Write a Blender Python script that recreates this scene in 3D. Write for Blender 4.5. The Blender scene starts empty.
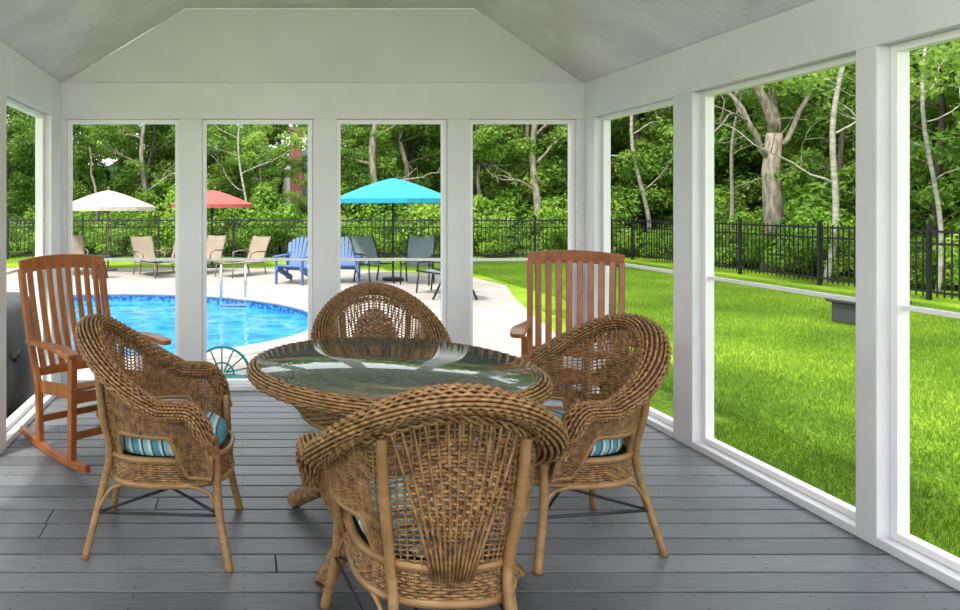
import bpy, math, random
import numpy as np
from mathutils import Vector, Matrix, noise
random.seed(7); rng=np.random.default_rng(7)
S=bpy.context.scene
# ------------------------------------------------------------ materials
def newmat(name):
    m=bpy.data.materials.new(name); m.use_nodes=True
    nt=m.node_tree; b=nt.nodes['Principled BSDF']; return m,nt,b
def ramp(nt,stops,interp='LINEAR'):
    r=nt.nodes.new('ShaderNodeValToRGB'); cr=r.color_ramp; cr.interpolation=interp
    while len(cr.elements)<len(stops): cr.elements.new(0.5)
    for e,(p,c) in zip(cr.elements,stops): e.position=p; e.color=(*c,1)
    return r
def tex(nt,kind,scale,detail=4,coord='Object',sc=(1,1,1)):
    t=nt.nodes.new(kind); t.inputs['Scale'].default_value=scale
    if 'Detail' in t.inputs: t.inputs['Detail'].default_value=detail
    mp=nt.nodes.new('ShaderNodeMapping'); mp.inputs['Scale'].default_value=sc
    if coord=='World':
        tc=nt.nodes.new('ShaderNodeNewGeometry'); nt.links.new(tc.outputs['Position'],mp.inputs['Vector'])
    else:
        tc=nt.nodes.new('ShaderNodeTexCoord'); nt.links.new(tc.outputs[coord],mp.inputs['Vector'])
    nt.links.new(mp.outputs[0],t.inputs['Vector'])
    return t
def noisy(name,c1,c2,scale=5,rough=.6,bump=0,bscale=None,sc=(1,1,1),detail=4,lo=.35,hi=.65,spec=.5,metal=0):
    m,nt,b=newmat(name)
    t=tex(nt,'ShaderNodeTexNoise',scale,detail,sc=sc); r=ramp(nt,[(lo,c1),(hi,c2)])
    nt.links.new(t.outputs['Fac'],r.inputs[0]); nt.links.new(r.outputs[0],b.inputs['Base Color'])
    b.inputs['Roughness'].default_value=rough; b.inputs['Specular IOR Level'].default_value=spec; b.inputs['Metallic'].default_value=metal
    if bump:
        t2=tex(nt,'ShaderNodeTexNoise',bscale or scale*4,4,sc=sc); bp=nt.nodes.new('ShaderNodeBump')
        bp.inputs['Strength'].default_value=bump; bp.inputs['Distance'].default_value=.02
        nt.links.new(t2.outputs['Fac'],bp.inputs['Height']); nt.links.new(bp.outputs[0],b.inputs['Normal'])
    return m
M={}
M['paint']=noisy('white_paint',(.71,.70,.72),(.76,.75,.77),3,.45)
M['trim']=noisy('trim_white',(.86,.86,.87),(.90,.90,.91),3,.4)
M['gable']=noisy('gable_paint',(.66,.65,.66),(.71,.70,.71),2,.6)
M['ceil']=noisy('ceiling_plaster',(.62,.60,.62),(.74,.72,.74),3,.8,bump=.6,bscale=25)
m,nt,b=newmat('deck_boards')
g=nt.nodes.new('ShaderNodeNewGeometry'); r=ramp(nt,[(0,(.108,.113,.126)),(.5,(.142,.147,.160)),(1,(.188,.193,.206))])
nt.links.new(g.outputs['Random Per Island'],r.inputs[0])
t=tex(nt,'ShaderNodeTexNoise',6,6,sc=(1,14,1)); mx=nt.nodes.new('ShaderNodeMixRGB'); mx.blend_type='MULTIPLY'; mx.inputs[0].default_value=.7
r2=ramp(nt,[(.3,(.7,.7,.7)),(.7,(1.2,1.2,1.2))]); nt.links.new(t.outputs['Fac'],r2.inputs[0])
nt.links.new(r.outputs[0],mx.inputs[1]); nt.links.new(r2.outputs[0],mx.inputs[2]); nt.links.new(mx.outputs[0],b.inputs['Base Color'])
b.inputs['Roughness'].default_value=.40
bp=nt.nodes.new('ShaderNodeBump'); bp.inputs['Strength'].default_value=.3; bp.inputs['Distance'].default_value=.005
nt.links.new(t.outputs['Fac'],bp.inputs['Height']); nt.links.new(bp.outputs[0],b.inputs['Normal']); M['deck']=m
M['dark']=noisy('dark_metal',(.015,.015,.015),(.03,.03,.03),5,.5)
M['wicker']=noisy('wicker',(.14,.066,.022),(.42,.235,.095),44,.40,lo=.33,hi=.7,spec=.5)
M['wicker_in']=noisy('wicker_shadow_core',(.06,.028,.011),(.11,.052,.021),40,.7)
M['pole']=noisy('rattan_pole',(.25,.135,.05),(.37,.21,.083),12,.35,sc=(1,1,3))
M['wood']=noisy('rocker_wood',(.23,.065,.014),(.40,.13,.032),7,.35,sc=(3,3,1),lo=.3,hi=.7)
m,nt,b=newmat('cushion_stripes')
tc=nt.nodes.new('ShaderNodeTexCoord'); sp=nt.nodes.new('ShaderNodeSeparateXYZ'); nt.links.new(tc.outputs['Object'],sp.inputs[0])
mm=nt.nodes.new('ShaderNodeMath'); mm.operation='MULTIPLY_ADD'; mm.inputs[1].default_value=12; mm.inputs[2].default_value=50; nt.links.new(sp.outputs['X'],mm.inputs[0])
zz_=nt.nodes.new('ShaderNodeMath'); zz_.operation='MULTIPLY_ADD'; zz_.inputs[1].default_value=3; nt.links.new(sp.outputs['Z'],zz_.inputs[0]); nt.links.new(mm.outputs[0],zz_.inputs[2])
fr=nt.nodes.new('ShaderNodeMath'); fr.operation='FRACT'; nt.links.new(zz_.outputs[0],fr.inputs[0])
r=ramp(nt,[(0,(.10,.30,.38)),(.3,(.60,.66,.64)),(.42,(.02,.08,.14)),(.52,(.28,.50,.56)),(.75,(.62,.68,.66)),(.90,(.03,.14,.22))],'CONSTANT')
nt.links.new(fr.outputs[0],r.inputs[0]); nt.links.new(r.outputs[0],b.inputs['Base Color']); b.inputs['Roughness'].default_value=.9; M['cushion']=m
m=bpy.data.materials.new('table_glass'); m.use_nodes=True; nt=m.node_tree; nt.nodes.clear()
o=nt.nodes.new('ShaderNodeOutputMaterial'); mixs=nt.nodes.new('ShaderNodeMixShader'); tr=nt.nodes.new('ShaderNodeBsdfTransparent'); gl=nt.nodes.new('ShaderNodeBsdfGlossy')
tr.inputs[0].default_value=(.92,.98,.95,1); gl.inputs['Roughness'].default_value=.006; gl.inputs[0].default_value=(.97,1,.98,1)
df=nt.nodes.new('ShaderNodeBsdfDiffuse'); df.inputs[0].default_value=(.42,.58,.48,1); mh=nt.nodes.new('ShaderNodeMixShader'); mh.inputs[0].default_value=.14  # pale green diffuse mixed in as painted brightness on clear glass
nt.links.new(tr.outputs[0],mh.inputs[1]); nt.links.new(df.outputs[0],mh.inputs[2])
fz=nt.nodes.new('ShaderNodeFresnel'); fz.inputs[0].default_value=1.9; nt.links.new(fz.outputs[0],mixs.inputs[0])
nt.links.new(mh.outputs[0],mixs.inputs[1]); nt.links.new(gl.outputs[0],mixs.inputs[2]); nt.links.new(mixs.outputs[0],o.inputs[0]); M['glass']=m
def leafmat(name,c1,c2,c3,trans=.35,coord='Object',sc=.9):
    m=bpy.data.materials.new(name); m.use_nodes=True; nt=m.node_tree; nt.nodes.clear()
    o=nt.nodes.new('ShaderNodeOutputMaterial'); mixs=nt.nodes.new('ShaderNodeMixShader'); mixs.inputs[0].default_value=trans
    d=nt.nodes.new('ShaderNodeBsdfPrincipled'); d.inputs['Roughness'].default_value=.5; d.inputs['Specular IOR Level'].default_value=.3
    tl=nt.nodes.new('ShaderNodeBsdfTranslucent')
    g=nt.nodes.new('ShaderNodeNewGeometry'); oi=nt.nodes.new('ShaderNodeObjectInfo')
    t=tex(nt,'ShaderNodeTexNoise',sc,3,coord=coord)
    a=nt.nodes.new('ShaderNodeMath'); a.operation='ADD'; nt.links.new(g.outputs['Random Per Island'],a.inputs[0])
    if coord=='Object': nt.links.new(oi.outputs['Random'],a.inputs[1])
    else: a.inputs[1].default_value=.2
    a2=nt.nodes.new('ShaderNodeMath'); a2.operation='MULTIPLY_ADD'; a2.inputs[1].default_value=1.6 if coord=='Object' else 3.2; nt.links.new(t.outputs['Fac'],a2.inputs[0]); nt.links.new(a.outputs[0],a2.inputs[2])
    a3=nt.nodes.new('ShaderNodeMath'); a3.operation='MULTIPLY'; a3.inputs[1].default_value=.28 if coord=='Object' else .22; nt.links.new(a2.outputs[0],a3.inputs[0])
    r=ramp(nt,[(.2,c1),(.5,c2),(.85,c3)]); nt.links.new(a3.outputs[0],r.inputs[0])
    nt.links.new(r.outputs[0],d.inputs['Base Color']); nt.links.new(r.outputs[0],tl.inputs[0])
    nt.links.new(d.outputs[0],mixs.inputs[1]); nt.links.new(tl.outputs[0],mixs.inputs[2]); nt.links.new(mixs.outputs[0],o.inputs[0]); return m
M['leaf']=leafmat('tree_leaves',(.06,.14,.022),(.20,.36,.05),(.46,.60,.12),.45)
M['leafb']=leafmat('shrub_leaves',(.07,.16,.020),(.23,.42,.045),(.50,.64,.12),.4)
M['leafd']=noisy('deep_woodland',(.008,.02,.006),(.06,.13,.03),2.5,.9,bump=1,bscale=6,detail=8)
M['blade']=leafmat('grass_blades',(.055,.12,.010),(.15,.27,.018),(.29,.41,.04),.3,'World',.55)  # broad noise: uneven tone plus tree shade painted into the blades
M['bark']=noisy('bark',(.04,.033,.026),(.12,.10,.08),6,.9,bump=.5,sc=(3,3,.6))
M['palebark']=noisy('pale_bark',(.15,.125,.10),(.36,.31,.25),4,.9,bump=.5,sc=(3,3,.8))
M['birch']=noisy('birch_bark',(.22,.21,.17),(.46,.43,.37),5,.8,sc=(1,1,3))
m,nt,b=newmat('lawn')
t=tex(nt,'ShaderNodeTexNoise',.55,4,coord='World'); t2=tex(nt,'ShaderNodeTexNoise',30,6)  # broad noise: uneven grass tone plus tree shade painted as dark patches
mx=nt.nodes.new('ShaderNodeMixRGB'); mx.inputs[0].default_value=.4; nt.links.new(t.outputs['Fac'],mx.inputs[1]); nt.links.new(t2.outputs['Fac'],mx.inputs[2])
r=ramp(nt,[(.36,(.055,.115,.010)),(.5,(.16,.275,.016)),(.62,(.28,.40,.032))]); nt.links.new(mx.outputs[0],r.inputs[0]); nt.links.new(r.outputs[0],b.inputs['Base Color'])
b.inputs['Roughness'].default_value=.9; b.inputs['Specular IOR Level'].default_value=.1
bp=nt.nodes.new('ShaderNodeBump'); bp.inputs['Strength'].default_value=.7; bp.inputs['Distance'].default_value=.03; nt.links.new(t2.outputs['Fac'],bp.inputs['Height']); nt.links.new(bp.outputs[0],b.inputs['Normal']); M['lawn']=m
M['patio']=noisy('patio_concrete',(.30,.27,.245),(.38,.345,.315),1.5,.85,detail=8)
M['coping']=noisy('pool_coping',(.36,.34,.32),(.45,.43,.40),6,.7)
M['tile']=noisy('pool_tile',(.01,.10,.34),(.08,.30,.55),14,.2,lo=.45,hi=.55)
m,nt,b=newmat('pool_water')
t=tex(nt,'ShaderNodeTexVoronoi',2.2); t.feature='DISTANCE_TO_EDGE'; n2=tex(nt,'ShaderNodeTexNoise',2.5,3)
r=ramp(nt,[(0,(.05,.33,.60)),(.12,(.010,.20,.53)),(.5,(.004,.15,.46))]); nt.links.new(t.outputs['Distance'],r.inputs[0]); nt.links.new(r.outputs[0],b.inputs['Base Color'])  # paler cell edges are caustic light painted into the water colour
b.inputs['Roughness'].default_value=.08; b.inputs['Specular IOR Level'].default_value=.2
bp=nt.nodes.new('ShaderNodeBump'); bp.inputs['Strength'].default_value=.5; bp.inputs['Distance'].default_value=.05; nt.links.new(n2.outputs['Fac'],bp.inputs['Height']); nt.links.new(bp.outputs[0],b.inputs['Normal']); M['water']=m
def flat(name,c,rough=.6,metal=0):
    return noisy(name,tuple(x*.9 for x in c),tuple(min(1,x*1.08) for x in c),5,rough,metal=metal)
M['black']=flat('black_iron',(.012,.012,.014),.5)
M['teal']=flat('teal_canvas',(.012,.27,.37),.8); M['beige']=flat('cream_canvas',(.46,.42,.33),.8); M['red']=flat('red_canvas',(.38,.08,.065),.8)
M['tan']=flat('tan_sling',(.27,.215,.155),.8); M['tanframe']=flat('tan_frame',(.18,.145,.11),.5)
M['blue']=flat('blue_plastic',(.06,.13,.32),.5); M['grey']=flat('grey_sling',(.14,.18,.17),.7); M['steel']=flat('stainless',(.6,.6,.6),.25,.9)
M['tealmetal']=flat('teal_metal',(.015,.30,.28),.4); M['siding']=flat('house_siding',(.45,.47,.49),.6)
m,nt,b=newmat('chimney_brick'); t=tex(nt,'ShaderNodeTexBrick',6); t.inputs['Color1'].default_value=(.30,.11,.07,1); t.inputs['Color2'].default_value=(.22,.08,.05,1); t.inputs['Mortar'].default_value=(.3,.26,.22,1)
t.inputs['Scale'].default_value=7; nt.links.new(t.outputs['Color'],b.inputs['Base Color']); M['brick']=m
M['stone']=flat('planter_dark',(.04,.045,.05),.6)
M['cover']=noisy('black_vinyl',(.014,.016,.018),(.035,.037,.04),8,.45,bump=.3)
m,nt,b=newmat('fill_lamp_glow'); b.inputs['Emission Color'].default_value=(1,.95,1,1); b.inputs['Emission Strength'].default_value=3; M['fill_lamp']=m  # glow for the added fill fixture
# ------------------------------------------------------------ mesh builder
class MB:
    def __init__(s): s.v=[]; s.f=[]; s.mi=[]; s.sm=[]; s.n=0; s.mats=[]
    def mid(s,k):
        if k not in s.mats: s.mats.append(k)
        return s.mats.index(k)
    def add(s,v,f,mat,smooth=True):
        v=np.asarray(v,float).reshape(-1,3); i=s.mid(mat); n=s.n
        s.v.append(v); s.n+=len(v)
        for q in f: s.f.append([a+n for a in q]); s.mi.append(i); s.sm.append(smooth)
    def tube(s,P,r,mat,n=4,closed=False,ref=None,caps=True):
        P=np.asarray(P,float); N=len(P)
        if closed: T=np.roll(P,-1,0)-np.roll(P,1,0)
        else: T=np.gradient(P,axis=0)
        T/=np.linalg.norm(T,axis=1)[:,None]+1e-12
        if ref is None:
            a=np.abs(T).mean(0); ref=np.eye(3)[int(np.argmin(a))]
        A=np.cross(T,np.broadcast_to(ref,T.shape)); A/=np.linalg.norm(A,axis=1)[:,None]+1e-12
        B=np.cross(T,A); r=np.broadcast_to(np.asarray(r,float),(N,))
        an=np.arange(n)*2*math.pi/n
        V=P[:,None,:]+r[:,None,None]*(np.cos(an)[None,:,None]*A[:,None,:]+np.sin(an)[None,:,None]*B[:,None,:])
        f=[]
        for i in range(N if closed else N-1):
            j=(i+1)%N
            for k in range(n):
                k2=(k+1)%n; f.append((i*n+k,i*n+k2,j*n+k2,j*n+k))
        if caps and not closed: f.append(tuple(range(n))[::-1]); f.append(tuple((N-1)*n+k for k in range(n)))
        s.add(V.reshape(-1,3),f,mat)
    def box(s,c,d,mat,R=None):
        d=np.asarray(d,float)/2; v=np.array([(x,y,z) for x in(-1,1) for y in(-1,1) for z in(-1,1)])*d
        if R is not None: v=v@np.array(R.to_3x3()).T
        s.add(v+np.asarray(c,float),[(0,1,3,2),(4,6,7,5),(0,4,5,1),(2,3,7,6),(0,2,6,4),(1,5,7,3)],mat,False)
    def plank(s,P,w,t,wd,mat):
        P=np.asarray(P,float); N=len(P); T=np.gradient(P,axis=0); T/=np.linalg.norm(T,axis=1)[:,None]
        W=np.broadcast_to(np.asarray(wd,float),P.shape).copy(); W-=T*(W*T).sum(1)[:,None]; W/=np.linalg.norm(W,axis=1)[:,None]
        Nn=np.cross(T,W); w=np.broadcast_to(np.asarray(w,float),(N,))[:,None]/2; t=t/2
        V=np.stack([P+W*w+Nn*t,P-W*w+Nn*t,P-W*w-Nn*t,P+W*w-Nn*t],1).reshape(-1,3)
        f=[(i*4+k,i*4+(k+1)%4,i*4+4+(k+1)%4,i*4+4+k) for i in range(N-1) for k in range(4)]
        f+=[(3,2,1,0),tuple((N-1)*4+k for k in range(4))]
        s.add(V,f,mat,False)
    def grid(s,V,mat,closedu=False,closedv=False,smooth=True):
        V=np.asarray(V,float); a,b=V.shape[:2]
        f=[]
        for i in range(a if closedu else a-1):
            for j in range(b if closedv else b-1):
                i2=(i+1)%a; j2=(j+1)%b; f.append((i*b+j,i2*b+j,i2*b+j2,i*b+j2))
        s.add(V.reshape(-1,3),f,mat,smooth)
    def mesh(s,name):
        me=bpy.data.meshes.new(name); me.from_pydata(np.concatenate(s.v).tolist(),[],s.f)
        for k in s.mats: me.materials.append(M[k])
        me.polygons.foreach_set('material_index',s.mi); me.polygons.foreach_set('use_smooth',s.sm); me.update(); return me
    def obj(s,name,loc=(0,0,0),rz=0,bevel=0,scale=1):
        return place(s.mesh(name),name,loc,rz,bevel,scale)
def place(me,name,loc=(0,0,0),rz=0,bevel=0,scale=1,parent=None):
    o=bpy.data.objects.new(name,me); S.collection.objects.link(o); o.location=loc; o.rotation_euler=(0,0,rz)
    o.scale=(scale,)*3 if not hasattr(scale,'__len__') else scale
    if bevel:
        b=o.modifiers.new('bevel','BEVEL'); b.width=bevel; b.segments=2; b.limit_method='ANGLE'
    if parent: o.parent=parent
    return o
# ------------------------------------------------------------ room
XL,XR,YB=-1.35,2.61,5.30; HB,HT=2.06,2.335; TH=.12; CZ=2.90; YF=-1.6
mb=MB(); bw=.138; y=YF
while y<YB+.1:
    xs=[XL-.1]; x=XL-.1+random.uniform(.4,3.6)
    while x<XR+.0: xs.append(x); x+=3.66
    xs.append(XR+.14)
    for a,b_ in zip(xs[:-1],xs[1:]): mb.box(((a+b_)/2,y+bw/2,-.015),(b_-a-.004,bw-.011,.03),'deck')
    y+=bw
fl=mb.obj('floor',bevel=.003)
mb=MB(); y=YF
an=np.arange(6)*math.pi/3
while y<YB:
    for jx in np.arange(XL+.15,XR,.405):
        for dy in(.03,.108):
            c=np.array([jx+random.uniform(-.006,.006),y+dy,.0006])
            mb.add(np.stack([c[0]+.005*np.cos(an),c[1]+.005*np.sin(an),np.full(6,c[2])],1),[tuple(range(6))],'dark',False)
    y+=bw
o=mb.obj('screws'); o.parent=fl
mb=MB(); mb.box(((XL+XR)/2,(YF+YB)/2,-.17),(XR-XL+.2,YB-YF+.2,.24),'dark'); o=mb.obj('joists'); o.parent=fl
def X(px): return (px-240)/132.0
ops=[(X(66),X(179)),(X(202),X(313)),(X(337),X(448)),(X(470),X(577))]
def frame(mb,a,b,z0,z1,axis,base,d,rail=.99):
    w=.030
    def bx(u0,u1,w0,w1,dd=d,off=0):
        if axis=='x': mb.box(((u0+u1)/2,base+off,(w0+w1)/2),(u1-u0,dd,w1-w0),'trim')
        else: mb.box((base+off,(u0+u1)/2,(w0+w1)/2),(dd,u1-u0,w1-w0),'trim')
    bx(a,a+w,z0,z1); bx(b-w,b,z0,z1); bx(a+w,b-w,z0,z0+w); bx(a+w,b-w,z1-w,z1); bx(a+w,b-w,rail-.009,rail+.009,d*.5)
mb=MB(); edges=[XL-TH]+[e for o_ in ops for e in o_]+[XR+TH]
for a,b_ in zip(edges[0::2],edges[1::2]): mb.box(((a+b_)/2,YB+TH/2,HB/2),(b_-a,TH,HB),'paint')
mb.box(((XL+XR)/2,YB+TH/2,(HB+HT)/2),(XR-XL+2*TH,TH,HT-HB),'paint')
for a,b_ in ops: mb.box(((a+b_)/2,YB+TH/2,.02),(b_-a,TH,.04),'paint')
gx=[XL,X(185),X(475),XR]; gz=[HT,CZ,CZ,HT]
v=[(x_,yy,z_) for yy in(YB+.02,YB+TH) for x_,z_ in zip(gx,gz)]
mb.add(v,[(0,1,2,3),(4,7,6,5),(0,4,5,1),(1,5,6,2),(2,6,7,3)],'gable',False)
mb.obj('wall_back',bevel=.004)
for i,(a,b_) in enumerate(ops):
    mb=MB(); frame(mb,a+.002,b_-.002,.042,HB-.002,'x',YB+.06,.05); mb.obj('window_%d'%(i+1))
side=[(4.22,5.16),(2.97,4.04),(1.70,2.87),(.5,1.55),(-.75,.35)]
sideL=[(4.05,5.02),(2.85,3.88),(1.70,2.70),(.5,1.55),(-.75,.35)]
k=5
for nm,base,sg,sd in(('wall_right',XR,1,side),('wall_left',XL,-1,sideL)):
    mb=MB(); xc=base+sg*TH/2
    sd2=sorted(sd); ed=[YF]+[e for o_ in sd2 for e in o_]+[YB]
    for a,b_ in zip(ed[0::2],ed[1::2]): mb.box((xc,(a+b_)/2,HB/2),(TH,b_-a,HB),'paint')
    mb.box((xc,(YF+YB)/2,(HB+HT)/2),(TH,YB-YF,HT-HB),'paint')
    for a,b_ in sd2: mb.box((xc,(a+b_)/2,.02),(TH,b_-a,.04),'paint')
    mb.obj(nm,bevel=.004)
    for a,b_ in sd:
        mb=MB(); frame(mb,a+.002,b_-.002,.042,HB-.002,'y',base+sg*.08,.05); mb.obj('window_%d'%k); k+=1
mb=MB(); e=.55
xs=[gx[0],gx[1],gx[2],gx[3]]; zs=[HT,CZ,CZ,HT]
lo=[(x_,yy,z_) for yy in(YF,YB+.02) for x_,z_ in zip(xs,zs)]
hi=[(x_,yy,z_+.12) for yy in(YF,YB+.02) for x_,z_ in zip(xs,zs)]
f=[(i,i+1,i+5,i+4) for i in range(3)]
mb.add(lo+hi,f+[tuple(q+8 for q in a[::-1]) for a in f],'ceil',False)
mb.box((XL-e/2,(YF+YB)/2,HT+.03),(e+.02,YB-YF+1,.05),'ceil'); mb.box((XR+e/2,(YF+YB)/2,HT+.03),(e+.02,YB-YF+1,.05),'ceil')  # unseen eaves, added to keep direct sun off the floor
mb.box(((XL+XR)/2,YB+TH+.25,HT+.6),(XR-XL+1,.5,.05),'ceil')
mb.obj('ceiling')
mb=MB(); prof=[(0,-.09),(.10,-.085),(.17,-.06),(.20,-.02),(.20,0)]
mb.grid([[(r_*math.cos(a),r_*math.sin(a),z_) for a in np.arange(24)*2*math.pi/24] for r_,z_ in prof],'fill_lamp',closedv=True)
mb.tube([(0,0,-.02),(0,0,0)],.22,'trim',24); lo_=mb.obj('added_fill_lamp',(.65,.9,CZ-.005))  # unseen fixture added to brighten the porch interior
L=bpy.data.lights.new('fill_light','POINT'); L.energy=60; L.shadow_soft_size=.18; L.color=(1,.95,.97); b_=bpy.data.objects.new('fill_light',L); S.collection.objects.link(b_); b_.parent=lo_; b_.location=(0,0,-.32)  # point light added as interior fill
# ------------------------------------------------------------ ground
GZ=-.30; PC=np.array([-2.2,10.55]); PRX,PRY=3.4,2.95
poly=[(-16,5.6),(-16,19),(0,19.2),(3.5,18.6),(5.5,17),(5.7,15),(5.1,13),(4.6,11),(4.2,9.3),(4.0,8),(3.7,6.6),(3.3,5.6)]
def inpoly(x,y):
    c=False
    for (x1,y1),(x2,y2) in zip(poly,poly[1:]+poly[:1]):
        if (y1>y)!=(y2>y) and x<(x2-x1)*(y-y1)/(y2-y1)+x1: c=not c
    return c
def rayhit(c,a):
    d=np.array([math.cos(a),math.sin(a)]); best=1e9
    for p,q in zip(poly,poly[1:]+poly[:1]):
        p=np.array(p)-c; q=np.array(q)-c; e_=q-p; den=d[0]*e_[1]-d[1]*e_[0]
        if abs(den)<1e-9: continue
        t_=(p[0]*e_[1]-p[1]*e_[0])/den; u_=(p[0]*d[1]-p[1]*d[0])/den
        if t_>0 and -1e-6<=u_<=1+1e-6: best=min(best,t_)
    return c+d*best
NA=360; A=np.arange(NA)*2*math.pi/NA
def ell(k,z): return np.stack([PC[0]+(PRX+k)*np.cos(A),PC[1]+(PRY+k)*np.sin(A),np.full(NA,z)],1)
outer=np.array([[*rayhit(PC,math.atan2(PRY*math.sin(a),PRX*math.cos(a))),GZ] for a in A])
mb=MB(); mb.grid(np.stack([ell(.3,GZ),outer]),'patio',closedv=True)
mb.add([(-8,-12,GZ),(10,-12,GZ),(10,-1.7,GZ),(-8,-1.7,GZ)],[(0,1,2,3)],'patio',False)  # unseen slab behind the porch, added to bounce neutral light inside
mb.obj('patio_ground')
far=np.stack([PC[0]+90*np.cos(A),PC[1]+90*np.sin(A),np.full(NA,GZ)],1)
o2=outer.copy(); o2[:,2]=GZ-.01
rings=[o2+(far-o2)*t_ for t_ in(0,.05,.15,.4,1)]
for r_ in rings: r_[:,2]=GZ-.012
mb=MB(); mb.grid(np.stack(rings),'lawn',closedv=True); lawn=mb.obj('lawn_ground')
mb=MB(); mb.grid(np.stack([ell(.32,GZ-.02),ell(.32,GZ+.02),ell(.28,GZ+.035),ell(-.02,GZ+.035),ell(-.04,GZ+.0),ell(0,GZ-.03)]),'coping',closedv=True)
mb.grid(np.stack([ell(0,GZ-.02),ell(0,GZ-.5)]),'tile',closedv=True)
w=ell(0,GZ-.13); mb.add(w,[tuple(range(NA))],'water',False); mb.obj('swimming_pool')
mb=MB()
for dx in(0,.45):
    P=[(dx,0,-.5)]+[(dx,.0,.3)]+[(dx,.25*(1-math.cos(t_)),.3+.3*math.sin(t_)) for t_ in np.linspace(.2,3,10)]+[(dx,.5,0)]
    mb.tube(P,.024,'steel',8,ref=(1,0,0))
for z_ in(-.35,-.1): mb.box((.225,0,z_),(.45,.08,.03),'steel')
mb.obj('pool_ladder',(-.35,12.75,GZ))
n=2600; P=rng.uniform(-.5,.5,(n,2)); h=rng.uniform(.025,.06,n); a=rng.uniform(0,6.28,n); l=rng.normal(0,.018,(n,2)); wv=.0035
V=np.zeros((n,3,3)); V[:,0,:2]=P+np.stack([np.cos(a),np.sin(a)],1)*wv; V[:,1,:2]=P-np.stack([np.cos(a),np.sin(a)],1)*wv; V[:,2,:2]=P+l; V[:,2,2]=h
mb=MB(); mb.add(V,[(3*i,3*i+1,3*i+2) for i in range(n)],'blade',False); gm=mb.mesh('grass_patch')
for gxx in np.arange(3.4,12.4,1):
    for gy in np.arange(1,22,1):
        if any(inpoly(gxx+a_,gy+b_) for a_ in(-.5,.5) for b_ in(-.5,.5)): continue
        place(gm,'grass_patch',(gxx,gy,GZ-.012),random.choice([0,1.5708,3.1416]),parent=lawn)
# ------------------------------------------------------------ fence
def fence(p0,p1,name):
    mb=MB(); p0=np.array(p0,float); p1=np.array(p1,float); L=np.linalg.norm(p1-p0); d=(p1-p0)/L; R=Matrix.Rotation(math.atan2(d[1],d[0]),4,'Z')
    H=1.30
    for z_ in(.15,H-.28,H-.06): mb.box((*((p0+p1)/2),z_),(L,.03,.04),'black',R)
    for t_ in np.arange(0,L,.13):
        q=p0+d*t_; mb.box((*q,H/2+.03),(.018,.018,H-.06),'black',R)
    for t_ in np.arange(0,L+.1,2.4):
        q=p0+d*t_; mb.box((*q,(H+.08)/2),(.06,.06,H+.08),'black',R)
    mb.obj(name,(0,0,GZ))
fence((-17,22.3),(12.5,22.3),'iron_fence'); fence((12.5,22.3),(12.5,-1),'iron_fence')
# ------------------------------------------------------------ vegetation
def leaves(mb,centers,rad,per,size,mat,squash=.8):
    allV=[]
    for c,r_ in zip(centers,rad):
        d=rng.normal(size=(per,3)); d/=np.linalg.norm(d,axis=1)[:,None]
        p=c+d*(r_*rng.uniform(.3,1.05,per)**.5)[:,None]*np.array([1,1,squash])
        nrm=d+rng.normal(0,.6,(per,3))+np.array([0,0,.5]); nrm/=np.linalg.norm(nrm,axis=1)[:,None]
        a=np.cross(nrm,rng.normal(size=(per,3))); a/=np.linalg.norm(a,axis=1)[:,None]; b_=np.cross(nrm,a)
        s_=(size*rng.uniform(.6,1.3,per))[:,None]
        allV.append(np.stack([p-a*s_,p+b_*s_*.45,p+a*s_,p-b_*s_*.45],1))
    V=np.concatenate(allV).reshape(-1,3); n=len(V)//4
    mb.add(V,[(4*i,4*i+1,4*i+2,4*i+3) for i in range(n)],mat,False)
def branchy(mb,p,d,L,r,mat,depth,tips,wob=.25):
    pts=[np.array(p,float)]; d=np.array(d,float); n=7
    for i in range(n):
        d=d+rng.normal(0,wob/2.5,3); d/=np.linalg.norm(d); pts.append(pts[-1]+d*L/n)
    mb.tube(pts,np.linspace(r,r*.5,n+1),mat,7)
    tips.append(pts[-1]); tips.append(pts[-3])
    if depth>0:
        for k_ in range(3 if depth>1 else 2):
            q=pts[rng.integers(3,n+1)]; nd=d+rng.normal(0,.65,3); nd[2]=abs(nd[2])*.8+.1; nd/=np.linalg.norm(nd)
            branchy(mb,q,nd,L*.62,r*.5,mat,depth-1,tips,wob)
trees=[]
for k_ in range(5):
    mb=MB(); tips=[]; H=6.5
    P=[(0,0,-.2)]; 
    for i in range(8): P.append((P[-1][0]+random.gauss(0,.1),P[-1][1]+random.gauss(0,.1),(i+1)*H/8))
    mb.tube(P,np.linspace(.14,.04,9),'bark' if k_%2 else 'palebark',8)
    for i in range(14):
        q=np.array(P[random.randint(2,8)]); a=random.uniform(0,6.28)
        branchy(mb,q,(math.cos(a),math.sin(a),.45),1.7,.035,'bark',1,tips)
    tips=np.array(tips); tips=tips[rng.permutation(len(tips))[:75]]
    leaves(mb,tips,rng.uniform(.35,.75,len(tips)),140,.09,'leaf',.6)
    trees.append(mb.mesh('tree'))
shr=[]
for k_ in range(4):
    mb=MB(); c=[]; 
    for i in range(22):
        a=random.uniform(0,6.28); rr=random.uniform(0,.95); c.append((math.cos(a)*rr,math.sin(a)*rr,random.uniform(.25,1.9-rr*.7)))
    leaves(mb,np.array(c),rng.uniform(.25,.5,22),180,.062,'leafb',.8)
    for i in range(5): mb.tube([(0,0,0),(c[i][0]*.5,c[i][1]*.5,c[i][2]*.6),c[i]],.02,'bark',5)
    shr.append(mb.mesh('shrub'))
def tree(x,y_,s=1,sz=1): place(random.choice(trees),'tree',(x,y_,GZ),random.uniform(0,6.28),scale=(s,s,s*sz))
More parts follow.
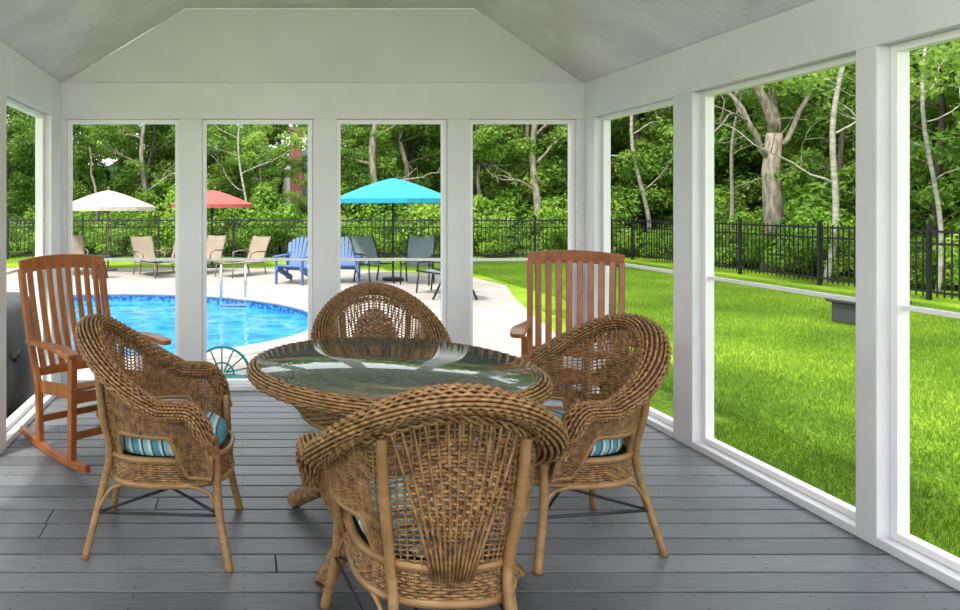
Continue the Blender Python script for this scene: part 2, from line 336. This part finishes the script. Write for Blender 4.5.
for row,(yy,sc) in enumerate([(25.5,.66),(27.8,.84),(31.0,1.02)]):
    x=-22+row*.7
    while x<18:
        xx,y2=x+random.uniform(-.6,.6),yy+random.uniform(-.7,.7)
        pxx=240+700*xx/y2
        if row==2 or not(236<pxx<356) :
            s_=sc*random.uniform(.85,1.15)*(1.0 if x<6 else 1.35); tree(xx,y2,s_)
        x+=1.9
for px,d,s_ in[(262,25.0,.47),(338,25.2,.50),(300,24.9,.36),(280,25.4,.40),(316,25.3,.42),(248,27,.66),(352,27,.70)]: tree((px-240)/700*d,d,s_)
for row,(xx,sc) in enumerate([(15.8,.8),(18,1.1),(20.8,1.4)]):
    y_=2
    while y_<25:
        xx2,yy2=xx+random.uniform(-.6,.6),y_+random.uniform(-.6,.6); pxx=240+700*xx2/yy2
        if not(row==0 and 700<pxx<830): tree(xx2,yy2,sc*random.uniform(.9,1.2))
        y_+=2.0
x=-18
while x<13:
    for yy in(23.4,24.3):
        place(random.choice(shr),'shrub',(x+random.uniform(-.4,.4),yy+random.uniform(-.1,.4),GZ-.05),random.uniform(0,6.28),scale=random.uniform(.75,1.35)*(1.1 if yy>24 else .72))
    x+=1.05
y_=3
while y_<24:
    for xx in(13.7,14.9):
        place(random.choice(shr),'shrub',(xx+random.uniform(-.1,.4),y_+random.uniform(-.4,.4),GZ-.05),random.uniform(0,6.28),scale=random.uniform(.6,1.2)*(.8 if xx<14 else 1.25))
    y_+=1.15
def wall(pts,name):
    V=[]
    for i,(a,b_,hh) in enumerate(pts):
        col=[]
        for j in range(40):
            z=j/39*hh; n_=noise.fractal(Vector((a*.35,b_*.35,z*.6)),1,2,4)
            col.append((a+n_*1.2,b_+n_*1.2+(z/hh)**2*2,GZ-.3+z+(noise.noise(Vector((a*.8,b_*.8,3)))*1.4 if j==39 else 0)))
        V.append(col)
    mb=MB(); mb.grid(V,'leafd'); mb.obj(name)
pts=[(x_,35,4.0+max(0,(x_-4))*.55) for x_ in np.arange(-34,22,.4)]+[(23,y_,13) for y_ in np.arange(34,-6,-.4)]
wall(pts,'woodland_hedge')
for i in range(8): tree(-15.5+random.uniform(-1,1),8+i*2.2,.9); place(random.choice(shr),'shrub',(-14.5,8+i*2.1,GZ),i,scale=1.2)
mb=MB(); t_=[]
P=[(0,0,-.2),(.05,0,1.2),(-.05,0,2.6),(.05,0,3.6)]; mb.tube(P,[.28,.23,.20,.18],'palebark',12)
for q,d,L,r_ in [((.05,0,3.5),(-.35,0,1),3.4,.13),((.05,0,3.5),(.4,.1,1),3.6,.13),((-.05,0,2.9),(-.9,-.1,.8),2.8,.08),((.05,0,3.2),(.9,.1,.6),2.8,.08)]:
    branchy(mb,q,d,L,r_,'palebark',2,t_,.45)
t_=np.array([p for p in t_ if p[2]>5.0]); leaves(mb,t_,np.full(len(t_),.55),80,.09,'leaf',.6)
mb.obj('oak_tree',(14.0,18.4,GZ))
def thin(px,d,H,r,mat,lean,name,nb=5,lf=3.8):
    mb=MB(); t_=[]; x=(px-240)/700*d
    P=[(lean*z_/H+.12*math.sin(z_*1.3),0,z_) for z_ in np.linspace(-.2,H,14)]
    mb.tube(P,np.linspace(r,r*.5,14),mat,8)
    for z_ in np.linspace(2.2,H-1,nb): branchy(mb,(lean*z_/H+.12*math.sin(z_*1.3),0,z_),(random.choice([-1,1]),.1,.5),1.7,r*.35,mat,2,t_,.4)
    t_=[p for p in t_ if p[2]>lf]
    if t_: leaves(mb,np.array(t_),np.full(len(t_),.4),35,.08,'leaf',.6)
    mb.obj(name,(x,d,GZ))
thin(826,15.8,6.5,.075,'birch',.5,'birch_tree',4); thin(722,20,6,.06,'birch',.7,'birch_tree',4); thin(938,13.6,6,.045,'birch',-.3,'birch_tree',6,4.0)
thin(534,24.0,6,.15,'palebark',.1,'beech_tree',4); thin(372,24.6,6,.17,'palebark',.2,'beech_tree',4); thin(246,23.9,5,.05,'birch',-.2,'birch_tree',4); thin(143,24.8,6,.11,'palebark',.1,'beech_tree',4); thin(650,23.6,7,.08,'birch',-.9,'birch_tree',5)
# house beyond
mb=MB(); mb.box((0,0,1.5),(1.5,2,3.0),'siding'); mb.add([(-.85,-1.1,2.95),(.85,-1.1,2.95),(.85,1.1,2.95),(-.85,1.1,2.95),(0,-1.1,3.75),(0,1.1,3.75)],[(0,1,4),(2,3,5),(0,4,5,3),(1,2,5,4)],'siding',False)
mb.box((-.40,-1.2,2.2),(.44,.36,4.4),'brick'); mb.box((-.40,-1.2,4.42),(.52,.44,.1),'brick')
mb.obj('neighbour_house',(2.55,28.0,GZ),scale=(1,1,1.05))
# ------------------------------------------------------------ pool furniture
def umbrella(px,d,rad,top,mat,name,base='black'):
    x=(px-240)/700*d; mb=MB(); n=8
    mb.tube([(0,0,0),(0,0,top+.06)],.024,base,8); mb.tube([(0,0,0),(0,0,.06)],.24,base,16)
    mb.tube([(0,0,top+.02),(0,0,top+.1)],[.035,.01],base,8)
    V=[]
    for j in range(7):
        t_=j/6; row=[]
        for i in range(n*4):
            a=i/(n*4)*2*math.pi; fl_=1-.045*t_*(math.cos(a*n)*-.5+.5)
            row.append((rad*t_*fl_*math.cos(a),rad*t_*fl_*math.sin(a),top-.42*(t_**1.25)*rad/1.2-(0)))
        V.append(row)
    row=[(p[0],p[1],p[2]-.10) for p in V[-1]]; V.append(row)
    mb.grid(V,mat,closedv=True,smooth=False)
    for i in range(n):
        a=i/n*2*math.pi; mb.tube([(0,0,top-.03),(rad*.97*math.cos(a),rad*.97*math.sin(a),top-.46*rad/1.2)],.009,base,4)
    mb.obj(name,(x,d,GZ))
umbrella(393,16,1.36,2.34,'teal','patio_umbrella'); umbrella(108,18.5,1.26,2.12,'beige','patio_umbrella','tanframe'); umbrella(212,19.5,1.14,2.15,'red','patio_umbrella')
def slingchair(mat,fr,lounge=False):
    mb=MB(); w=.30
    seat=[(-.28,.40),(.28,.44)] if not lounge else [(-.28,.34),(.95,.38)]
    back=[(-.28,seat[0][1]),(-.42,.72),(-.58,1.02)]
    for sy in(-w,w):
        mb.tube([(seat[1][0],sy,seat[1][1]),(seat[0][0],sy,seat[0][1])]+[(p[0],sy,p[1]) for p in back[1:]],.018,fr,6,ref=(0,1,0))
        mb.tube([(seat[1][0]-.05,sy,seat[1][1]),(seat[1][0],sy,0)],.018,fr,6); mb.tube([(-.30,sy,seat[0][1]),(-.40,sy,0)],.018,fr,6)
        mb.tube([(-.38,sy,.62),(.0,sy*1.06,.64),(.24,sy*1.06,.60),(.26,sy,.42)],.02,fr,6,ref=(0,1,0))
    mb.grid([[(p[0],-w,p[1]),(p[0],0,p[1]-.02),(p[0],w,p[1])] for p in [(seat[1][0],seat[1][1]),((seat[0][0]+seat[1][0])/2,seat[0][1]-.01),(seat[0][0],seat[0][1]),(back[1][0],back[1][1]),(back[2][0],back[2][1])]],mat)
    return mb.mesh('sling_chair')
cl=slingchair('tan','tanframe',True); cg=slingchair('grey','black')
def at(px,d): return ((px-240)/700*d,d,GZ)
for px,d,rz in[(150,17.2,-1.0),(172,17.9,-2.2),(206,17.8,-2.1),(248,17.3,-2.3),(75,17.9,-1.2)]: place(cl,'chaise_lounge',at(px,d),rz,scale=.92)
for px,d,rz in[(375,15.5,-1.2),(417,15.3,-2.0),(437,13.7,2.4)]: place(cg,'patio_chair',at(px,d),rz)
mb=MB(); mb.tube([(0,0,.70),(0,0,.73)],.45,'grey',28); 
for a in range(4): mb.tube([(.08*math.cos(a*1.57),.08*math.sin(a*1.57),.7),(.4*math.cos(a*1.57),.4*math.sin(a*1.57),0)],.02,'black',6)
mb.obj('patio_table',at(455,12.7))
mb=MB(); mb.tube([(0,0,.5),(0,0,.53)],.25,'stone',20); mb.tube([(0,0,0),(0,0,.5)],[.2,.1],'stone',12); mb.obj('side_table',at(100,16.5))
mb=MB()
for i in range(7):
    yy=(i-3)*.085; tp=1.0-.015*(i-3)**2
    mb.plank([(-.22,yy*.75,.30),(-.55,yy*1.15,tp)],.07,.02,(0,1,0),'blue')
for i in range(6): mb.plank([(.28-i*.1,-.26,.40-i*.022),(.28-i*.1,.26,.40-i*.022)],.085,.02,(1,0,-.2),'blue')
for sy in(-.3,.3):
    mb.plank([(-.42,sy,.60),(.36,sy,.60)],.13,.025,(0,1,0),'blue'); mb.plank([(.30,sy,0),(.30,sy,.6)],.09,.03,(1,0,0),'blue'); mb.plank([(.34,sy*.9,.36),(-.6,sy*.9,.05)],.12,.025,(0,0,1),'blue'); mb.plank([(-.38,sy,0.05),(-.38,sy,.6)],.07,.03,(1,0,0),'blue')
mb.plank([(-.40,-.3,.62),(-.40,.3,.62)],.08,.02,(0,0,1),'blue')
ad=mb.mesh('adirondack_chair')
for px,d,rz in[(294,15.4,-2.0),(345,15.6,-1.8)]: place(ad,'adirondack_chair',at(px,d),rz)
mb=MB(); R_=.23
mb.tube([(R_*math.cos(a),0,.22+R_*math.sin(a)) for a in np.linspace(0,math.pi,18)],.012,'tealmetal',6,ref=(0,1,0))
for a in np.linspace(.25,2.9,7): mb.tube([(.04*math.cos(a),0,.22+.02),(R_*math.cos(a),0,.22+R_*math.sin(a))],.007,'tealmetal',5)
mb.tube([(.1*math.cos(a),0,.22+.1*math.sin(a)) for a in np.linspace(0,math.pi,12)],.008,'tealmetal',5,ref=(0,1,0))
mb.tube([(0,-.2,.205),(0,-.2,.225)],.24,'tealmetal',24)
for sx,sy in((-.2,-.35),(.2,-.35),(-.22,0),(.22,0)): mb.tube([(sx*.85,sy*.9,.22),(sx,sy,0)],.012,'tealmetal',6)
mb.obj('garden_chair',((222-240)/700*6.1,6.1,GZ),scale=1.05)
mb=MB(); mb.box((0,0,.16),(.75,.45,.30),'stone'); mb.box((0,0,.33),(.85,.55,.06),'stone'); mb.obj('garden_box',((868-240)/700*10.1,10.1,GZ),.2,bevel=.02)
# covered grill just outside the left wall
mb=MB()
def rr(hx,hy,z,n=40):
    return [(hx*np.sign(math.cos(a))*abs(math.cos(a))**.35,hy*np.sign(math.sin(a))*abs(math.sin(a))**.35,z) for a in np.arange(n)*2*math.pi/n]
prof=[(.34,.52,0),(.335,.515,.3),(.33,.51,.62),(.32,.50,.80),(.29,.46,.95),(.22,.38,1.02),(.05,.1,1.04),(.0,.0,1.04)]
mb.grid([rr(*p) for p in prof],'cover',closedv=True)
for sy in(-.3,.3): mb.tube([(.33,sy,.62),(.36,sy,.66),(.36,sy,.70)],.012,'black',6)
mb.obj('covered_grill',(-1.89,5.15,GZ))
# ------------------------------------------------------------ wicker
def weave(mb,fn,u,nv,amp,r,mat='wicker',closed=False,v0=0,v1=1,ref=(0,0,1),par=0):
    for k_ in range(nv):
        v=v0+(v1-v0)*(k_+.5)/nv; P,N=fn(u,v)
        sgn=np.cos(np.arange(len(u))*math.pi/2+(k_%2)*math.pi)
        mb.tube(P+N*(amp*sgn)[:,None],r,mat,4,closed=closed,ref=ref,caps=False)
def plan(s,R,Rx,cx,L):
    a=np.abs(s); sg=np.sign(s); sg[sg==0]=1; phi=np.clip(a/.55,0,1)*math.pi/2
    x=np.where(a<.55,cx-Rx*np.cos(phi),cx+(a-.55)/.45*L); y=sg*R*np.sin(phi)
    nx=np.where(a<.55,-np.cos(phi),0); ny=sg*np.sin(phi)
    return x,y,nx,ny
def sstep(x,a,b_):
    t_=np.clip((x-a)/(b_-a),0,1); return t_*t_*(3-2*t_)
def shell(s,v,full=False):
    s=np.asarray(s,float); a=np.abs(s)
    bx,by,nx,ny=plan(s,.225,.22,-.01,.22); tx,ty,_,_=plan(s,.305,.275,-.03,.25)
    c=np.clip(1-a/.64,0,1); zr=.625+.270*(.5-.5*np.cos(math.pi*c))**.8
    e_=np.clip((a-.80)/.20,0,1); zr=zr-.17*e_**2.2
    zl=.30+.21*sstep(a,.27,.36)-.17*sstep(a,.66,.82)
    if full: zl=zl*0+.30
    vl=(zl-.30)/(zr-.30); v=vl+(1-vl)*v
    k_=v**1.25
    P=np.stack([bx+(tx-bx)*k_,by+(ty-by)*k_,.30+(zr-.30)*v],1)
    P[:,0]+=nx*.02*np.sin(math.pi*v); P[:,1]+=ny*.02*np.sin(math.pi*v)
    N=np.stack([nx,ny,np.zeros_like(nx)],1); N/=np.linalg.norm(N,axis=1)[:,None]
    return P,N
def rim(s,al,a_=.050,b_=.032,out=.03):
    s=np.asarray(s,float); P,N=shell(s,1.0); T=np.gradient(P,axis=0); T/=np.linalg.norm(T,axis=1)[:,None]
    N=N-T*(N*T).sum(1)[:,None]; N/=np.linalg.norm(N,axis=1)[:,None]; B=np.cross(N,T); B*=np.where(B[:,2:3]<0,-1,1)
    ed=np.clip((1-np.abs(s))/.06,0.25,1)**.5
    C=P+N*out; d=N*(a_*math.cos(al))+B*(b_*math.sin(al)); Q=C+d*ed[:,None]
    nn=N*(math.cos(al)/a_)+B*(math.sin(al)/b_); nn/=np.linalg.norm(nn,axis=1)[:,None]; return Q,nn
mb=MB()
u=np.linspace(-1,1,151); weave(mb,shell,u,36,.0035,.0031)
for s_ in np.linspace(-1,1,76):
    pts=np.concatenate([shell([s_],v)[0] for v in np.linspace(0,1,9)]); mb.tube(pts,.0038,'wicker',4)
P,N=shell(np.linspace(-1,1,200),0.0); mb.tube(P,.010,'pole',6,ref=(0,0,1))
for k_ in range(26):
    v=.30+.5*k_/25; hw=.20*math.sin(math.pi*(k_+1)/27)**.7*(.55+.45*k_/25)
    uu=np.linspace(-hw,hw,24); P,N=shell(uu,v); mb.tube(P+N*(.005*np.cos(np.arange(24)*math.pi/2+k_*math.pi))[:,None],.0055,'wicker',4,ref=(0,0,1))
for s_ in np.linspace(-.23,.23,13):
    pts=[];
    for v in np.linspace(.12,.97,10):
        P,N=shell([s_*(.25+.75*v)],v,True); pts.append((P+N*.006)[0])
    mb.tube(pts,.0045,'wicker',5)
u2=np.linspace(-1,1,281)
for k_ in range(18):
    al=2*math.pi*k_/18; Q,N=rim(u2,al); sg=np.cos(np.arange(281)*math.pi/2+(k_%2)*math.pi)
    mb.tube(Q+N*(.0038*sg)[:,None],.0055,'wicker',4,ref=(0,0,1),caps=False)
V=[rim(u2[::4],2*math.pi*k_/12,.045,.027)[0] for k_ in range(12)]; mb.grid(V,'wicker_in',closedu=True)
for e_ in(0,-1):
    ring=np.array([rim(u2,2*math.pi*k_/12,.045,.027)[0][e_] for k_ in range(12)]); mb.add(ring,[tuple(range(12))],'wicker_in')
for ph in(0,math.pi):
    P,N=shell(u2,.90); w_=np.arange(281)*.55+ph; mb.tube(P+N*(.012+.006*np.cos(w_))[:,None]+np.array([0,0,1])*(.008*np.sin(w_))[:,None],.006,'wicker',4,ref=(0,0,1))
def band(uu,v):
    uu=np.asarray(uu); c,s_=np.cos(uu),np.sin(uu); p=.75
    x=.0+.235*np.sign(c)*np.abs(c)**p+.03*np.clip(c,0,1)**3; y=.232*np.sign(s_)*np.abs(s_)**p
    return np.stack([x,y,np.full_like(x,.30+.10*v)],1),np.stack([c,s_,0*c],1)
AB=np.linspace(0,2*math.pi,161)[:-1]
weave(mb,band,AB,11,.0035,.0046,closed=True)
for a in AB[::2]: mb.tube(np.concatenate([band(np.array([a]),v)[0] for v in(0,1)]),.0042,'wicker',4)
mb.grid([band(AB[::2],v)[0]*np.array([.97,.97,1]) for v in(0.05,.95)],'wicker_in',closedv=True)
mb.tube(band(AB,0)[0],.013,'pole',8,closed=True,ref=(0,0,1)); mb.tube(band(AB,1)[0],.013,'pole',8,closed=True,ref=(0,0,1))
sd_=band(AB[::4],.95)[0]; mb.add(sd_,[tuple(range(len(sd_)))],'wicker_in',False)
def curve(pts,n=10):
    pts=[Vector(p) for p in pts]; out=[]
    for i in range(len(pts)-1):
        p0=pts[max(i-1,0)];p1=pts[i];p2=pts[i+1];p3=pts[min(i+2,len(pts)-1)]
        for j in range(n):
            t_=j/n; out.append(.5*((2*p1)+(p2-p0)*t_+(2*p0-5*p1+4*p2-p3)*t_*t_+(3*p1-p0-3*p2+p3)*t_**3))
    out.append(pts[-1]); return np.array([tuple(p) for p in out])
for sy in(-1,1):
    mb.tube(curve([(.28,sy*.28,.0),(.235,sy*.245,.22),(.225,sy*.245,.42),(.215,sy*.29,.52)]),[.017]*31,'pole',8)
    up=[(-.30,sy*.225,0.0),(-.245,sy*.165,.26)]
    for v in(.2,.45,.7,.88):
        P,N=shell([sy*.235],v); up.append(tuple((P+N*.020)[0]))
    mb.tube(curve(up),.0155,'pole',8)
    mb.tube([(-.262,sy*.188,.17),(.245,sy*.252,.20)],.006,'dark',6)
mb.tube([(-.262,-.188,.17),(0,0,.20),(.245,.252,.20)],.006,'dark',6); mb.tube([(-.262,.188,.17),(0,0,.205),(.245,-.252,.20)],.006,'dark',6)
for sy in(-1,1):
    mb.tube(curve([(.245,sy*.25,.16),(.20,sy*.23,.27),(.12,sy*.228,.30)]),.008,'pole',6); mb.tube(curve([(-.27,sy*.19,.16),(-.20,sy*.19,.27),(-.1,sy*.22,.30)]),.008,'pole',6)
nA=40; prof=[(0,.0),(.75,.0),(.95,.015),(1,.042),(.97,.07),(.85,.088),(.5,.10),(0,.104)]
V=[]
for rr_,zz in prof:
    V.append([(.015+.232*rr_*np.sign(math.cos(a))*abs(math.cos(a))**.8,.222*rr_*np.sign(math.sin(a))*abs(math.sin(a))**.8,.395+zz) for a in np.arange(nA)*2*math.pi/nA])
mb.grid(V,'cushion',closedv=True)
chair=mb.mesh('wicker_armchair')
D=math.radians
place(chair,'wicker_armchair',(.58,2.17,0),D(91))
place(chair,'wicker_armchair',(-.30,2.98,0),D(-4),)
place(chair,'wicker_armchair',(1.37,2.98,0),D(188))
place(chair,'wicker_armchair',(.79,3.93,0),D(-94))
# table
mb=MB(); TR=.605
A1=np.linspace(0,2*math.pi,257)[:-1]
def trim_(uu,al,a_=.046,b_=.032):
    R0=TR-.043; N=np.stack([np.cos(uu),np.sin(uu),0*uu],1); Z=np.array([0,0,1.])
    Q=N*R0+Z*.707+N*(a_*math.cos(al))+Z*(b_*math.sin(al)); nn=N*math.cos(al)+Z*math.sin(al); return Q,nn
for k_ in range(18):
    Q,N=trim_(A1,2*math.pi*k_/18); sg=np.cos(np.arange(256)*math.pi/2+(k_%2)*math.pi); mb.tube(Q+N*(.003*sg)[:,None],.0058,'wicker',4,closed=True,ref=(0,0,1))
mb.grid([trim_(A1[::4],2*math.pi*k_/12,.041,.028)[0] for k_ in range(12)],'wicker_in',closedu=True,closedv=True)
def cone(uu,v):
    r_=.55-.17*v**.8; z=.69-.15*v; N=np.stack([np.cos(uu),np.sin(uu),0*uu],1); return N*r_+np.array([0,0,z]),N
A2=np.linspace(0,2*math.pi,193)[:-1]
weave(mb,cone,A2,16,.004,.0058,closed=True)
for a in A2[::2]: mb.tube(np.concatenate([cone(np.array([a]),v)[0] for v in np.linspace(0,1,5)]),.0045,'wicker',4)
mb.tube(cone(A2,1.0)[0],.014,'pole',8,closed=True,ref=(0,0,1))
mb.grid([[(r_*math.cos(a),r_*math.sin(a),z) for a in A2[::2]] for r_,z in((0.001,.745),(TR-.038,.745),(TR-.035,.738))],'glass',closedv=True)
for r_ in(.30,.42): mb.tube([(r_*math.cos(a),r_*math.sin(a),.71) for a in A2[::3]],.013,'pole',6,closed=True,ref=(0,0,1))
for i in range(8):
    a=i*math.pi/4+.2; mb.tube([(.1*math.cos(a),.1*math.sin(a),.70),(.54*math.cos(a),.54*math.sin(a),.71)],.012,'pole',6)
for i in range(4):
    a=D(45)+i*math.pi/2+D(4); d=np.array([math.cos(a),math.sin(a)])
    C=curve([(*(d*.34),.57),(*(d*.25),.40),(*(d*.32),.18),(*(d*.52),.025)],14)
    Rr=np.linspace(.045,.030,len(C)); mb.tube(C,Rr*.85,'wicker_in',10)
    n=len(C); Ls=np.linspace(0,n-1,520); CC=np.stack([np.interp(Ls,np.arange(n),C[:,k_]) for k_ in range(3)],1); RR=np.interp(Ls,np.arange(n),Rr)
    T=np.gradient(CC,axis=0); T/=np.linalg.norm(T,axis=1)[:,None]; Aa=np.cross(T,[*(-d[::-1]*[1,-1]),0]); Aa/=np.linalg.norm(Aa,axis=1)[:,None]; Bb=np.cross(T,Aa)
    for ph in(0,1):
        w_=np.arange(520)*math.pi*2/11.5+ph*math.pi; mb.tube(CC+RR[:,None]*(np.cos(w_)[:,None]*Aa+np.sin(w_)[:,None]*Bb),.0075,'wicker',4)
mb.tube([(.22*math.cos(a),.22*math.sin(a),.30) for a in A2[::4]],.012,'pole',8,closed=True,ref=(0,0,1))
for k_ in range(12): mb.tube([((.03+.017*k_)*math.cos(a),(.03+.017*k_)*math.sin(a),.30) for a in A2[::4]],.006,'wicker',4,closed=True,ref=(0,0,1))
mb.obj('dining_table',(.64,2.93,0))
# ------------------------------------------------------------ rocking chair
mb=MB(); W=.27
def rz_(x): return .022+.16*(x+.0)**2*1.0+.0
def bk(z,y=0):
    t_=(z-.36)/.72; return (-.21-.24*t_-.03*math.sin(math.pi*t_),y,z)
for sy in(-1,1):
    xs=np.linspace(-.46,.42,16); mb.plank([(x,sy*W,rz_(x)) for x in xs],.042,.032,(0,0,1),'wood')
    mb.plank([(.23,sy*W,rz_(.23)),(.235,sy*W,.35),(.24,sy*W,.60)],.05,.038,(1,0,0),'wood')
    mb.plank([(-.19,sy*W,rz_(-.2)),(-.205,sy*W,.36)]+[bk(z,sy*(W+.02*(z-.36))) for z in np.linspace(.45,1.02,8)],.048,.036,(1,0,0),'wood')
    mb.plank([(-.22,sy*W*.96,.355),(.25,sy*W*.96,.405)],.07,.024,(0,0,1),'wood')
    P=curve([(-.34,sy*(W+.01),.60),(-.1,sy*(W+.02),.615),(.15,sy*(W+.035),.63),(.33,sy*(W+.04),.615)],6)
    mb.plank(P,np.interp(np.linspace(0,1,len(P)),[0,.3,.75,.92,1],[.045,.06,.09,.085,.05]),.026,(0,1,0),'wood')
for i in range(9):
    x=.255-i*.053; mb.plank([(x,-W,.425-.011*i-.012*math.sin(i/8*3.14)),(x,W,.425-.011*i-.012*math.sin(i/8*3.14))],.042,.016,(1,0,.1),'wood')
n=8
for i in range(n):
    y=(i-(n-1)/2)*.062
    mb.plank([bk(z,y*(1+.10*(z-.4))) for z in np.linspace(.42,1.03,9)],.040,.013,(0,1,0),'wood')
P=[]
for y in np.linspace(-W-.025,W+.025,13):
    p=bk(1.035,y); q=(y/W)**2; P.append((p[0]-.02*(1-q),y,p[2]+.02*(1-q)))
mb.plank(P,.085,.026,(0,0,1),'wood')
mb.plank([bk(.435,-W),bk(.435,W)],.05,.022,(0,0,1),'wood')
mb.plank([(.245,-W,.375),(.245,W,.375)],.06,.022,(0,0,1),'wood'); mb.plank([(.23,-W,.17),(.23,W,.17)],.04,.02,(0,0,1),'wood'); mb.plank([(-.2,-W,.17),(-.2,W,.17)],.04,.02,(0,0,1),'wood')
rk=mb.mesh('rocking_chair')
place(rk,'rocking_chair',(-.84,4.06,0),D(-50),bevel=.005,scale=(.95,.95,1)); place(rk,'rocking_chair',(2.09,4.38,0),D(-116),bevel=.005)
# ------------------------------------------------------------ light
w=bpy.data.worlds.new('World'); S.world=w; w.use_nodes=True; nt=w.node_tree; bg=nt.nodes['Background']
bg.inputs[0].default_value=(.90,.95,1,1); bg.inputs[1].default_value=2.2
L=bpy.data.lights.new('sun','SUN'); L.energy=4.2; L.angle=D(6); L.color=(1,.94,.83); lo_=bpy.data.objects.new('sun',L); S.collection.objects.link(lo_)
lo_.rotation_euler=Vector((.35,.45,-.95)).to_track_quat('-Z','Y').to_euler()
S.view_settings.view_transform='Standard'; S.view_settings.exposure=.25
cd=bpy.data.cameras.new('camera'); cam=bpy.data.objects.new('camera',cd); S.collection.objects.link(cam); S.camera=cam
cam.location=(0,0,1.4); cam.rotation_euler=(D(90),0,0); cd.sensor_width=36; cd.lens=700/960*36; cd.shift_x=.25; cd.shift_y=-99/960; cd.clip_end=300
